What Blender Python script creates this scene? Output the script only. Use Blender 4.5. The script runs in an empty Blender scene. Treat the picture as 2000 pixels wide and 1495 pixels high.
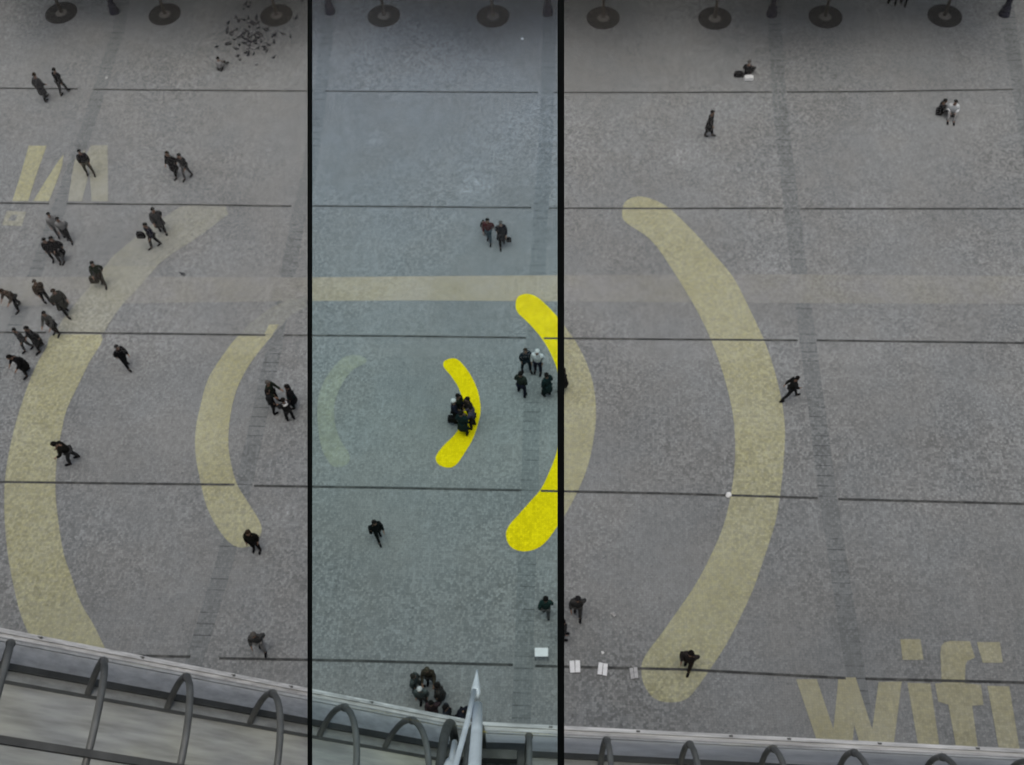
import bpy, bmesh, math, random
from mathutils import Vector, Matrix
random.seed(7)
sc = bpy.context.scene
col = sc.collection

# ---------------------------------------------------------------- camera
FPX = 2225.97
PITCH, ROLL, YAW = 1.01101833, -0.0807637692, -0.112370122
CAM = Vector((1.94215773, -44.1741858, 42.3775820))
_c, _s = math.cos(YAW), math.sin(YAW)
FW = Vector((_s*math.cos(PITCH), _c*math.cos(PITCH), -math.sin(PITCH)))
_r = Vector((_c, -_s, 0)); _u = _r.cross(FW)
RT = math.cos(ROLL)*_r + math.sin(ROLL)*_u
UP = -math.sin(ROLL)*_r + math.cos(ROLL)*_u
cd = bpy.data.cameras.new('camera'); cam = bpy.data.objects.new('camera', cd); col.objects.link(cam)
cd.sensor_width = 36.0; cd.lens = FPX/2000*36; cd.clip_start = 0.05; cd.clip_end = 2000
cam.matrix_world = Matrix(((RT.x, UP.x, -FW.x, CAM.x), (RT.y, UP.y, -FW.y, CAM.y), (RT.z, UP.z, -FW.z, CAM.z), (0, 0, 0, 1)))
cd.dof.use_dof = True; cd.dof.focus_distance = 2.6; cd.dof.aperture_fstop = 10.5
sc.camera = cam
# ---------------------------------------------------------------- world, sun, exposure
SUN_EL, SUN_AZ = math.radians(82), math.radians(183)
w = bpy.data.worlds.new('World'); sc.world = w; w.use_nodes = True
wn = w.node_tree; bg = wn.nodes['Background']
sky = wn.nodes.new('ShaderNodeTexSky'); sky.sky_type = 'NISHITA'; sky.sun_disc = False
sky.sun_elevation = SUN_EL; sky.sun_rotation = SUN_AZ; sky.air_density = 1.0; sky.dust_density = 5.0; sky.ozone_density = 1.0
wn.links.new(sky.outputs[0], bg.inputs[0]); bg.inputs[1].default_value = 0.11
sd = bpy.data.lights.new('sun', 'SUN'); sd.energy = 1.35; sd.angle = math.radians(66); sd.color = (1, .975, .93)
so = bpy.data.objects.new('sun', sd); col.objects.link(so)
sdir = Vector((math.sin(SUN_AZ)*math.cos(SUN_EL), math.cos(SUN_AZ)*math.cos(SUN_EL), math.sin(SUN_EL)))
so.rotation_euler = (-sdir).to_track_quat('-Z', 'Y').to_euler(); so.location = (0, 0, 90)
sc.view_settings.view_transform = 'Standard'; sc.view_settings.look = 'None'
sc.view_settings.exposure = -0.06; sc.view_settings.gamma = 1.0
sc.render.engine = 'CYCLES'; sc.cycles.transparent_max_bounces = 24

# ---------------------------------------------------------------- helpers
def ray(x, y): return FW + RT*((x-1000)/FPX) - UP*((y-747.5)/FPX)
def at(x, y, z=0.0):
    d = ray(x, y); return CAM + d*((z-CAM.z)/d.z)
def on_y(x, y, off):
    d = ray(x, y); return CAM + d*(off/d.y)
def at_depth(x, y, dist):
    return CAM + ray(x, y).normalized()*dist

def tag(o, label=None, cat=None, group=None, kind=None):
    if label: o['label'] = label
    if cat: o['category'] = cat
    if group: o['group'] = group
    if kind: o['kind'] = kind
    return o
def empty(name, loc, rz=0):
    o = bpy.data.objects.new(name, None); col.objects.link(o); o.location = loc; o.rotation_euler = (0, 0, rz)
    o.empty_display_size = .2; return o
def link(name, me, mat=None, parent=None, smooth=False):
    o = bpy.data.objects.new(name, me); col.objects.link(o)
    if mat and not me.materials: me.materials.append(mat)
    if smooth:
        for p in me.polygons: p.use_smooth = True
    if parent: o.parent = parent
    return o
def from_bm(name, bm, mat=None, parent=None, smooth=False):
    me = bpy.data.meshes.new(name); bm.to_mesh(me); bm.free(); return link(name, me, mat, parent, smooth)
def box(bm, c, s, M=None):
    vs = []
    for dx in (-.5, .5):
        for dy in (-.5, .5):
            for dz in (-.5, .5):
                p = Vector((c[0]+dx*s[0], c[1]+dy*s[1], c[2]+dz*s[2]))
                vs.append(bm.verts.new(M @ p if M else p))
    for f in ((0, 1, 3, 2), (4, 6, 7, 5), (0, 4, 5, 1), (2, 3, 7, 6), (0, 2, 6, 4), (1, 5, 7, 3)):
        bm.faces.new([vs[i] for i in f])
def tube(bm, pts, rad, n=8, cap=True, ref=None):
    """round bar through pts; rad number or list"""
    pts = [Vector(p) for p in pts]
    rings = []
    for i, p in enumerate(pts):
        t = (pts[min(i+1, len(pts)-1)] - pts[max(i-1, 0)]).normalized()
        a = ref.cross(t) if ref is not None else (Vector((0, 0, 1)).cross(t) if abs(t.z) < .9 else Vector((1, 0, 0)).cross(t))
        a.normalize(); b = t.cross(a)
        r = rad[i] if isinstance(rad, (list, tuple)) else rad
        rings.append([bm.verts.new(p + a*r*math.cos(2*math.pi*k/n) + b*r*math.sin(2*math.pi*k/n)) for k in range(n)])
    for i in range(len(rings)-1):
        for k in range(n):
            bm.faces.new((rings[i][k], rings[i][(k+1) % n], rings[i+1][(k+1) % n], rings[i+1][k]))
    if cap:
        bm.faces.new(rings[0][::-1]); bm.faces.new(rings[-1])
def lathe(bm, prof, n=24, c=(0, 0, 0), sx=1, sy=1):
    rings = []
    for r, z in prof:
        rings.append([bm.verts.new((c[0]+sx*r*math.cos(2*math.pi*k/n), c[1]+sy*r*math.sin(2*math.pi*k/n), c[2]+z)) for k in range(n)])
    for i in range(len(rings)-1):
        for k in range(n):
            bm.faces.new((rings[i][k], rings[i][(k+1) % n], rings[i+1][(k+1) % n], rings[i+1][k]))
    bm.faces.new(rings[0][::-1]); bm.faces.new(rings[-1])
def catmull(pts, k=5):
    out = []; n = len(pts)
    for i in range(n):
        p0, p1, p2, p3 = pts[i-1], pts[i], pts[(i+1) % n], pts[(i+2) % n]
        for j in range(k):
            t = j/k
            out.append(tuple(.5*((2*p1[d]) + (-p0[d]+p2[d])*t + (2*p0[d]-5*p1[d]+4*p2[d]-p3[d])*t*t + (-p0[d]+3*p1[d]-3*p2[d]+p3[d])*t**3) for d in (0, 1)))
    return out
def sheet(name, polys, z, mat, parent=None):
    """thin flat layer on the paving from pixel outlines"""
    bm = bmesh.new()
    for poly in polys:
        vs = [bm.verts.new(at(x, y, z)) for x, y in poly]
        f = bm.faces.new(vs)
        f.normal_update()
        if f.normal.z < 0: f.normal_flip()
    bmesh.ops.triangulate(bm, faces=bm.faces[:])
    return from_bm(name, bm, mat, parent)

# ---------------------------------------------------------------- materials
def nodes(name):
    m = bpy.data.materials.new(name); m.use_nodes = True
    nt = m.node_tree; nt.nodes['Principled BSDF'].inputs['Specular IOR Level'].default_value = .2; return m, nt, nt.nodes['Principled BSDF']
def N(nt, t, **kw):
    n = nt.nodes.new(t)
    for k, v in kw.items():
        if k.startswith('i_'): n.inputs[k[2:].replace('_', ' ')].default_value = v
        else: setattr(n, k, v)
    return n
def mixc(nt, fac, a, b, blend='MIX'):
    n = nt.nodes.new('ShaderNodeMix'); n.data_type = 'RGBA'; n.blend_type = blend
    if hasattr(fac, 'links'): nt.links.new(fac, n.inputs[0])
    else: n.inputs[0].default_value = fac
    for i, v in ((6, a), (7, b)):
        if hasattr(v, 'links'): nt.links.new(v, n.inputs[i])
        else: n.inputs[i].default_value = (*v, 1)
    return n.outputs[2]
def ramp(nt, src, a, b, ca=0.0, cb=1.0):
    n = nt.nodes.new('ShaderNodeMapRange'); nt.links.new(src, n.inputs[0])
    n.inputs[1].default_value = a; n.inputs[2].default_value = b; n.inputs[3].default_value = ca; n.inputs[4].default_value = cb
    return n.outputs[0]
def noise(nt, vec, scale, detail=3, rough=.6):
    n = nt.nodes.new('ShaderNodeTexNoise'); n.inputs['Scale'].default_value = scale
    n.inputs['Detail'].default_value = detail; n.inputs['Roughness'].default_value = rough
    nt.links.new(vec, n.inputs['Vector']); return n.outputs[0]
def mult(nt, colr, fac):
    """colour x float socket"""
    n = nt.nodes.new('ShaderNodeVectorMath'); n.operation = 'SCALE'
    if hasattr(colr, 'links'): nt.links.new(colr, n.inputs[0])
    else: n.inputs[0].default_value = colr
    nt.links.new(fac, n.inputs['Scale']); return n.outputs[0]
def simple(name, c, rough=.7, metal=0, var=.25, scale=8):
    m, nt, b = nodes(name)
    tc = nt.nodes.new('ShaderNodeTexCoord')
    f = noise(nt, tc.outputs['Object'], scale, 4)
    nt.links.new(mult(nt, c, ramp(nt, f, .3, .7, 1-var, 1+var)), b.inputs['Base Color'])
    b.inputs['Roughness'].default_value = rough; b.inputs['Metallic'].default_value = metal
    return m
def pos(nt):
    g = nt.nodes.new('ShaderNodeNewGeometry'); return g.outputs['Position']
def sett_grain(nt, p):
    """returns a float ~1: colour of single granite setts, wear, drifts of dust"""
    vor = nt.nodes.new('ShaderNodeTexVoronoi'); vor.inputs['Scale'].default_value = 10.5; vor.inputs['Randomness'].default_value = .55
    nt.links.new(p, vor.inputs['Vector'])
    bw = nt.nodes.new('ShaderNodeRGBToBW'); nt.links.new(vor.outputs['Color'], bw.inputs[0])
    kz = ramp(nt, noise(nt, p, .12, 3, .6), .35, .65, .06, .30)
    a0_ = ramp(nt, bw.outputs[0], .15, .85, -1, 1)
    ma = nt.nodes.new('ShaderNodeMath'); ma.operation = 'MULTIPLY_ADD'; nt.links.new(a0_, ma.inputs[0]); nt.links.new(kz, ma.inputs[1]); ma.inputs[2].default_value = 1.0
    a = ma.outputs[0]
    vd = nt.nodes.new('ShaderNodeTexVoronoi'); vd.feature = 'DISTANCE_TO_EDGE'; vd.inputs['Scale'].default_value = 10.5; vd.inputs['Randomness'].default_value = .55
    nt.links.new(p, vd.inputs['Vector'])
    j = ramp(nt, vd.outputs[0], 0, .10, .74, 1.05)
    mp = nt.nodes.new('ShaderNodeMapping'); nt.links.new(p, mp.inputs[0]); mp.inputs['Scale'].default_value = (6.0, .5, 1)
    st = ramp(nt, noise(nt, mp.outputs[0], 1.0, 3), .3, .7, .95, 1.05)
    b2 = ramp(nt, noise(nt, p, 1.7, 6, .7), .3, .7, .92, 1.08)
    b3 = ramp(nt, noise(nt, p, .16, 4, .55), .32, .68, .90, 1.10)
    out = a
    for x in (j, st, b2, b3):
        mm = nt.nodes.new('ShaderNodeMath'); mm.operation = 'MULTIPLY'; nt.links.new(out, mm.inputs[0]); nt.links.new(x, mm.inputs[1]); out = mm.outputs[0]
    return out

# paving
PAVE = (.228, .235, .237)
m, nt, b = nodes('granite_setts'); M_PAVE = m
p = pos(nt); g = sett_grain(nt, p)
# hue drift, pale scuffs
hue = mixc(nt, ramp(nt, noise(nt, p, .35, 3), .4, .6), (PAVE[0]*1.01, PAVE[1], PAVE[2]*.99), (PAVE[0]*.99, PAVE[1]*1.0, PAVE[2]*1.01))
sc_f = ramp(nt, noise(nt, p, .55, 8, .75), .60, .78, 0, .35)
hue = mixc(nt, sc_f, hue, (.34, .33, .32))
dk_f = ramp(nt, noise(nt, p, .9, 8, .8), .33, .20, 0, .35)
hue = mixc(nt, dk_f, hue, (.13, .13, .13))
for (cx_, cy_, rr) in ((940, 365, 1.0), (925, 350, .6), (730, 270, .7), (905, 372, .5), (560, 1000, .7), (1330, 300, 1.2), (1500, 530, 1.3)):
    q_ = at(cx_, cy_); dn = nt.nodes.new('ShaderNodeVectorMath'); dn.operation = 'DISTANCE'; nt.links.new(p, dn.inputs[0]); dn.inputs[1].default_value = q_
    fa = ramp(nt, dn.outputs['Value'], rr, 0, 0, .55); mm = nt.nodes.new('ShaderNodeMath'); mm.operation = 'MULTIPLY'
    nt.links.new(fa, mm.inputs[0]); nt.links.new(ramp(nt, noise(nt, p, 3.0, 5, .8), .42, .6), mm.inputs[1])
    hue = mixc(nt, mm.outputs[0], hue, (.42, .43, .44))
# gum and spots
vs_ = nt.nodes.new('ShaderNodeTexVoronoi'); vs_.inputs['Scale'].default_value = .9; nt.links.new(p, vs_.inputs['Vector'])
spot = ramp(nt, vs_.outputs['Distance'], .05, .02, 0, .3)
hue = mixc(nt, spot, hue, (.12, .12, .12))
nt.links.new(mult(nt, hue, g), b.inputs['Base Color']); b.inputs['Roughness'].default_value = .85

def strip_mat(name, c, lines=True, amount=.5):
    m, nt, b = nodes(name); p = pos(nt); g = sett_grain(nt, p)
    out = mult(nt, c, g)
    if lines:
        sep = nt.nodes.new('ShaderNodeSeparateXYZ'); nt.links.new(p, sep.inputs[0])
        md = nt.nodes.new('ShaderNodeMath'); md.operation = 'PINGPONG'; nt.links.new(sep.outputs[1], md.inputs[0]); md.inputs[1].default_value = .235
        ln = ramp(nt, md.outputs[0], .035, .0, 0, 1)
        nz = ramp(nt, noise(nt, p, .8, 4), .42, .58, 0, amount)
        mm = nt.nodes.new('ShaderNodeMath'); mm.operation = 'MULTIPLY'; nt.links.new(ln, mm.inputs[0]); nt.links.new(nz, mm.inputs[1])
        out = mixc(nt, mm.outputs[0], out, (.06, .065, .07))
    nt.links.new(out, b.inputs['Base Color']); b.inputs['Roughness'].default_value = .8
    return m
M_BAND = strip_mat('blue_grey_slabs', (.190, .200, .204), True, 1.0)
m, nt, b = nodes('drain_iron'); M_SLOT = m; p = pos(nt)
nt.links.new(mixc(nt, ramp(nt, noise(nt, p, 1.6, 6, .75), .45, .68), (.045, .047, .048), (.13, .13, .125)), b.inputs['Base Color']); b.inputs['Roughness'].default_value = .8

def paint(name, c, wear, grain=.55):
    """road paint worn through to the setts below; holes by transparency"""
    m, nt, b = nodes(name); p = pos(nt); g = sett_grain(nt, p)
    half = nt.nodes.new('ShaderNodeMath'); half.operation = 'POWER'; nt.links.new(g, half.inputs[0]); half.inputs[1].default_value = grain
    f = noise(nt, p, .5, 5, .6)
    colr = mixc(nt, ramp(nt, f, .35, .65), (c[0]*1.03, c[1]*1.04, c[2]*1.1), (c[0]*.95, c[1]*.94, c[2]*.86))
    under = mult(nt, PAVE, g)
    wf = ramp(nt, noise(nt, p, 5.0, 8, .8), .36, .68, wear[1], wear[0])
    nt.links.new(mixc(nt, wf, mult(nt, colr, half.outputs[0]), under), b.inputs['Base Color'])
    b.inputs['Roughness'].default_value = .65
    return m
M_YEL = paint('fresh_yellow_paint', (.84, .655, .003), (.0, .02), .7); M_YEL.node_tree.nodes['Principled BSDF'].inputs['Specular IOR Level'].default_value = .02
M_PALE = paint('faded_yellow_paint', (.46, .445, .255), (.04, .62))
M_PALE2 = paint('worn_yellow_paint', (.41, .405, .31), (.35, .65))
M_GHOST = paint('ghost_yellow_paint', (.33, .34, .25), (.25, .75))
M_GHOST3 = paint('last_trace_of_paint', (.31, .315, .26), (.4, .9))
M_GHOST2 = paint('vanishing_yellow_paint', (.37, .37, .30), (.3, .75))
M_LET = paint('letter_paint', (.42, .395, .24), (.15, .5))
M_BEIGE = paint('beige_strip_setts', (.285, .280, .262), (.25, .55))
M_BEIGE2 = paint('warm_beige_strip_setts', (.46, .375, .27), (.12, .42))

# ---------------------------------------------------------------- ground
bm = bmesh.new(); bmesh.ops.create_grid(bm, x_segments=8, y_segments=8, size=1)
bmesh.ops.scale(bm, vec=(400, 400, 1), verts=bm.verts)
tag(from_bm('ground', bm, M_PAVE), kind='structure')

# cross bands of blue-grey slabs, straight strips running away from the building
BANDS = [[(250, -60), (232, 60), (215, 110), (187, 200), (160, 280), (118, 400), (60, 560), (-40, 800)],
         [(648, -60), (640, 50), (627, 170), (605, 330), (580, 440), (560, 550), (533, 690), (505, 820), (476, 950), (438, 1100), (380, 1290), (330, 1460)],
         [(1074, -60), (1072, 100), (1065, 300), (1056, 420), (1047, 600), (1037, 850), (1034, 1000), (1027, 1150), (1023, 1300), (1015, 1480)],
         [(1508, -60), (1514, 60), (1522, 200), (1546, 407), (1577, 660), (1598, 820), (1617, 970), (1645, 1150), (1672, 1320), (1700, 1500)],
         [(1958, -60), (1972, 60), (1995, 200), (2030, 400)]]
for bd in BANDS:
    bm = bmesh.new(); L = []
    P = [at(x, y, .006) for x, y in bd]
    for q in P:
        L.append((bm.verts.new(q+Vector((-.36, 0, 0))), bm.verts.new(q+Vector((.36, 0, 0)))))
    for a_, b_ in zip(L, L[1:]): bm.faces.new((a_[0], b_[0], b_[1], a_[1]))
    bmesh.ops.recalc_face_normals(bm, faces=bm.faces[:])
    tag(from_bm('paving_band', bm, M_BAND), kind='structure')

# beige strip across the square (three lengths, the middle one relaid in warmer stone)
for a_, mt in (([(-60, 541), (300, 541), (605, 542), (605, 588), (300, 592), (-60, 600)], M_BEIGE),
               ([(605, 542), (820, 540), (1096, 538), (1096, 589), (820, 587), (605, 588)], M_BEIGE2),
               ([(1096, 538), (1500, 536), (2060, 540), (2060, 594), (1500, 592), (1096, 589)], M_BEIGE)):
    tag(sheet('beige_strip', [a_], .010, mt), kind='structure')

# iron slot drains: breaks where the bands cross
ROWS = [[[(-60, 172), (152, 174)], [(182, 175), (400, 177), (612, 178)], [(634, 178), (800, 179.5), (1051, 181)], [(1081, 181), (1300, 181), (1507, 180)], [(1537, 180), (1700, 179), (1980, 175)]],
        [[(-60, 396), (96, 398)], [(130, 398), (350, 400), (570, 403)], [(600, 402.5), (800, 404), (1038, 406)], [(1072, 407), (1300, 407.5), (1530, 407)], [(1563, 408), (2060, 408)]],
        [[(-60, 649), (90, 650)], [(110, 650), (300, 652), (519, 655)], [(554, 655), (800, 657), (1028, 660)], [(1062, 661), (1300, 663), (1558, 665)], [(1595, 665), (2060, 671)]],
        [[(-60, 941), (200, 944), (458, 947)], [(496, 949), (760, 953), (1018, 958)], [(1056, 959), (1300, 964), (1597, 973)], [(1637, 975), (2060, 986)]],
        [[(60, 1279), (250, 1281), (372, 1283)], [(428, 1286), (700, 1291), (1002, 1299)], [(1045, 1301), (1340, 1308), (1652, 1325)], [(1690, 1326), (2060, 1335)]]]
bm = bmesh.new()
for row in ROWS:
    for seg in row:
        for (x0, y0), (x1, y1) in zip(seg, seg[1:]):
            A, B = at(x0, y0, .018), at(x1, y1, .018)
            h = .052
            vs = [bm.verts.new(v) for v in (A-Vector((0, h, 0)), B-Vector((0, h, 0)), B+Vector((0, h, 0)), A+Vector((0, h, 0)))]
            bm.faces.new(vs)
tag(from_bm('slot_drains', bm, M_SLOT), kind='structure')

# ---------------------------------------------------------------- painted signal sign
ZP = .014
def painted(name, outline, mat, label, smooth=True, z=ZP, holes=None, group='painted arcs of the signal sign', cat='painted marking'):
    o = sheet(name, [catmull(outline) if smooth else outline], z, mat)
    return tag(o, label, cat, group)
R_OUT = [(1215, 418), (1224, 436), (1273, 471), (1321, 539), (1369, 621), (1398, 688), (1417, 746), (1432, 813), (1436, 886), (1429, 958), (1412, 1030), (1381, 1100), (1356, 1146), (1328, 1187), (1292, 1238), (1264, 1275), (1253, 1302), (1257, 1335), (1276, 1363), (1305, 1372), (1338, 1367), (1361, 1344), (1393, 1298), (1420, 1256), (1448, 1201), (1471, 1151), (1489, 1100), (1514, 1021), (1526, 948), (1533, 862), (1530, 804), (1516, 736), (1494, 669), (1465, 606), (1432, 542), (1388, 490), (1350, 448), (1300, 402), (1253, 384), (1222, 394)]
painted('painted_arc', R_OUT, M_PALE, 'largest faded yellow arc, right of the window bars, with a walker on its lower end')
L_OUT_LOW = [(108, 653), (91, 678), (70, 716), (53, 758), (31, 826), (15, 897), (9, 950), (9, 1012), (15, 1080), (25, 1137), (40, 1199), (62, 1250), (95, 1310), (140, 1350), (200, 1370), (238, 1350), (236, 1310), (208, 1271), (183, 1221), (158, 1178), (138, 1122), (124, 1080), (113, 1012), (108, 950), (112, 888), (121, 838), (130, 801), (149, 760), (174, 708), (198, 655)]
def clipy(outline, y, above):
    out = []
    n = len(outline)
    for i in range(n):
        a, b_ = outline[i], outline[(i+1) % n]
        ia, ib = ((a[1] < y) == above), ((b_[1] < y) == above)
        if ia: out.append(a)
        if ia != ib:
            t = (y-a[1])/(b_[1]-a[1]); out.append((a[0]+t*(b_[0]-a[0]), y))
    return out
def clipx(outline, x, left):
    sw = clipy([(q[1], q[0]) for q in outline], x, left)
    return [(q[1], q[0]) for q in sw]
root = empty('painted_arc', at(100, 900)); tag(root, 'broad faded yellow arc at the left edge running down under the escalator tube', 'painted marking', 'painted arcs of the signal sign')
def child_sheet(name, outline, z, mat, root, label=None):
    o = sheet(name, [outline], z, mat); o.data.transform(Matrix.Translation(-root.location)); o.parent = root
    if label: o['label'] = label
    return o
child_sheet('paint_layer', clipy(catmull(L_OUT_LOW), 654, False), ZP, M_PALE, root)
L_OUT_UP = [(106, 654), (124, 622), (149, 591), (186, 548), (217, 504), (250, 476), (279, 452), (320, 425), (352, 404), (400, 398), (440, 402), (446, 418), (410, 446), (372, 473), (340, 493), (310, 516), (267, 566), (242, 591), (223, 616), (200, 654)]
child_sheet('worn_paint_layer', clipy(L_OUT_UP, 520, False), ZP, M_PALE2, root, 'worn pale middle of the arc')
child_sheet('worn_paint_layer', clipy(L_OUT_UP, 520, True), ZP, M_GHOST2, root, 'almost vanished upper end of the arc')
root = empty('painted_arc', at(410, 900)); tag(root, 'middle faded yellow arc left of the left window bar, a walker at its tip', 'painted marking', 'painted arcs of the signal sign')
L_MID = [(465, 657), (434, 696), (406, 742), (391, 795), (382, 840), (382, 888), (391, 938), (403, 987), (422, 1026), (443, 1055), (465, 1069), (490, 1066), (509, 1045), (508, 1021), (484, 981), (462, 944), (449, 894), (446, 851), (453, 795), (467, 750), (490, 708), (521, 668), (545, 637), (500, 636)]
child_sheet('paint_layer', clipy(catmull(L_MID), 654, False), ZP, M_PALE, root)
child_sheet('worn_paint_layer', [(468, 654), (490, 630), (525, 604), (560, 586), (598, 580), (598, 600), (566, 618), (534, 653)], ZP, M_GHOST3, root, 'nearly vanished upper end of the arc')
child_sheet('fresh_paint_patch', [(516, 653), (526, 634), (545, 634), (532, 653)], ZP+.004, M_PALE, root)
painted('painted_arc', [(674, 697), (644, 727), (625, 765), (620, 810), (627, 870), (644, 905), (662, 913), (681, 903), (681, 885), (664, 858), (654, 825), (654, 787), (668, 750), (690, 722), (716, 707), (704, 695)], M_GHOST, 'smallest almost vanished pale arc beside the left window bar')
S_R = [(866, 716), (870, 704), (891, 701), (912, 722), (928, 750), (937, 780), (938, 810), (926, 852), (910, 881), (892, 907), (876, 914), (857, 908), (851, 893), (864, 873), (886, 851), (901, 828), (906, 802), (904, 783), (895, 757), (881, 735)]
painted('painted_arc', S_R, M_YEL, 'small vivid yellow arc with a huddle of people standing on it')
R_MID = [(1007, 596), (1012, 580), (1029, 574), (1048, 580), (1067, 596), (1087, 617), (1104, 639), (1124, 667), (1145, 708), (1159, 753), (1164, 802), (1161, 847), (1149, 907), (1130, 956), (1107, 1000), (1087, 1031), (1065, 1060), (1043, 1074), (1018, 1077), (997, 1068), (988, 1047), (994, 1027), (1014, 1004), (1037, 978), (1056, 956), (1071, 926), (1082, 899), (1090, 872), (1096, 835), (1098, 795), (1095, 755), (1086, 716), (1071, 682), (1054, 656), (1031, 630), (1012, 612)]
root = empty('painted_arc', at(1100, 820)); tag(root, 'middle arc behind the right window bar, half vivid and half faded yellow', 'painted marking', 'painted arcs of the signal sign')
cm = catmull(R_MID)
# outline crosses the split line four times: vivid upper tip, vivid lower tip, faded bow
child_sheet('vivid_paint_layer', clipy(clipx(cm, 1095, True), 800, True), ZP, M_YEL, root, 'freshly painted vivid yellow upper tip')
child_sheet('vivid_paint_layer', clipy(clipx(cm, 1095, True), 800, False), ZP, M_YEL, root, 'freshly painted vivid yellow lower tip')
child_sheet('faded_paint_layer', clipx(cm, 1095, False), ZP, M_PALE, root, 'faded yellow bow of the arc')

def zz(pts): return [(1540+x/4.348, 1220+y/4.348) for x, y in pts]
W_ = zz([(65, 465), (240, 465), (382, 890), (425, 450), (570, 450), (712, 890), (765, 488), (962, 485), (880, 1130), (640, 1130), (558, 850), (535, 1130), (290, 1130)])
def letter(polys, label, mat=M_LET):
    o = sheet('painted_letter', polys, ZP+.002, mat); return tag(o, label, 'painted letter', 'painted letters of the sign')
letter([W_], 'pale yellow painted letter w, first letter of the word wifi')
letter([zz([(950, 125), (1120, 125), (1148, 300), (970, 300)]), zz([(1010, 495), (1205, 500), (1295, 1130), (1120, 1130)])], 'pale yellow painted letter i between the w and the f')
letter([zz([(1290, 240), (1300, 180), (1325, 152), (1375, 140), (1540, 142), (1585, 280), (1520, 310), (1502, 345), (1498, 500), (1635, 512), (1655, 682), (1560, 690), (1620, 1130), (1440, 1130), (1358, 680), (1272, 655), (1245, 500), (1302, 500)])], 'pale yellow painted letter f with its hooked top')
letter([zz([(1600, 150), (1795, 150), (1820, 325), (1650, 325)]), zz([(1690, 520), (1875, 525), (1975, 1130), (1800, 1130)])], 'last pale yellow painted letter i at the right edge')
letter([[(56, 285), (91, 285), (72, 338), (55, 393), (24, 393), (42, 336)]], 'leftmost slanted pale yellow stroke at the left edge above the drain', M_PALE)
letter([[(112, 318), (124, 302), (121, 325), (108, 362), (95, 393), (65, 393), (90, 352)]], 'pointed slanted yellow stroke beside the leftmost stroke', M_PALE)
letter([[(146, 312), (166, 292), (172, 345), (160, 393), (133, 393), (140, 345)]], 'dim worn stroke under the lone walker in black', M_PALE2)
letter([[(178, 284), (210, 284), (211, 393), (179, 393), (176, 345), (170, 300)]], 'dim worn upright stroke right of the lone walker', M_PALE2)
letter([[(13, 412), (51, 414), (34, 420), (23, 420)], [(51, 414), (42, 442), (30, 432), (34, 420)], [(42, 442), (4, 440), (15, 431), (30, 432)], [(4, 440), (13, 412), (23, 420), (15, 431)]], 'small pale square ring painted at the left edge below the drain', M_PALE2)

# ---------------------------------------------------------------- window in front of the viewer
M_BLK = simple('black_window_steel', (.003, .004, .004), .7, 0, .2, 30); M_BLK.node_tree.nodes['Principled BSDF'].inputs['Specular IOR Level'].default_value = .03
def glass_mat(name, top, mid, low):
    m = bpy.data.materials.new(name); m.use_nodes = True; nt = m.node_tree; nt.nodes.clear()
    out = nt.nodes.new('ShaderNodeOutputMaterial'); tr = nt.nodes.new('ShaderNodeBsdfTransparent')
    gl = nt.nodes.new('ShaderNodeBsdfGlossy'); gl.inputs['Roughness'].default_value = .02
    tc = nt.nodes.new('ShaderNodeTexCoord'); sp = nt.nodes.new('ShaderNodeSeparateXYZ'); nt.links.new(tc.outputs['Object'], sp.inputs[0])
    cr = nt.nodes.new('ShaderNodeValToRGB')
    nt.links.new(ramp(nt, sp.outputs[1], -.84, .84), cr.inputs[0])
    e = cr.color_ramp.elements; e[0].position = 0.0; e[0].color = (*low, 1); e[1].position = 1.0; e[1].color = (*top, 1)
    q = e.new(.45); q.color = (*mid, 1)
    nt.links.new(cr.outputs[0], tr.inputs[0])
    ms = nt.nodes.new('ShaderNodeMixShader'); ms.inputs[0].default_value = .003
    nt.links.new(tr.outputs[0], ms.inputs[1]); nt.links.new(gl.outputs[0], ms.inputs[2]); nt.links.new(ms.outputs[0], out.inputs[0])
    return m
# each pane has two faces: these are square roots of the tint
M_G_CLR = glass_mat('clear_pane', (.922, .932, .922), (.946, .957, .948), (.92, .932, .922))
M_G_TEAL = glass_mat('blue_green_pane', (.86, .925, 1.0), (.875, .995, .98), (.90, .97, .955))
D0 = 2.5
k = D0/FPX
win = bpy.data.objects.new('window', None); col.objects.link(win)
win.matrix_world = Matrix(((RT.x, UP.x, -FW.x, 0), (RT.y, UP.y, -FW.y, 0), (RT.z, UP.z, -FW.z, 0), (0, 0, 0, 1)))
win.location = CAM + FW*D0
tag(win, 'tall tilted window with two thin black upright bars and a blue green middle pane', 'window')
HW, HH = 3.2, 1.55
bx = [(600.5, 607.0), (1089.5, 1102.0)]
for x0, x1 in bx:
    bm = bmesh.new(); X0, X1 = (x0-1000)*k, (x1-1000)*k
    box(bm, ((X0+X1)/2, 0, -.0095), (X1-X0, 2*HH, .019))
    from_bm('glazing_bar', bm, M_BLK, win)
bm = bmesh.new()
for s in (-1, 1):
    box(bm, (0, s*(HH+.03), -.03), (2*HW+.12, .06, .12)); box(bm, (s*(HW+.03), 0, -.03), (.06, 2*HH, .12))
from_bm('frame', bm, M_BLK, win)
edges = [-HW, (600.5-1000)*k, (607-1000)*k, (1089.5-1000)*k, (1102-1000)*k, HW]
for i, mt in ((0, M_G_CLR), (2, M_G_TEAL), (4, M_G_CLR)):
    bm = bmesh.new(); x0, x1 = edges[i]+.0004, edges[i+1]-.0004
    box(bm, ((x0+x1)/2, 0, -.010), (x1-x0, 2*HH, .006))
    o = from_bm('pane', bm, mt, win)
    if i == 2: o['label'] = 'blue green tinted middle pane'
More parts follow.
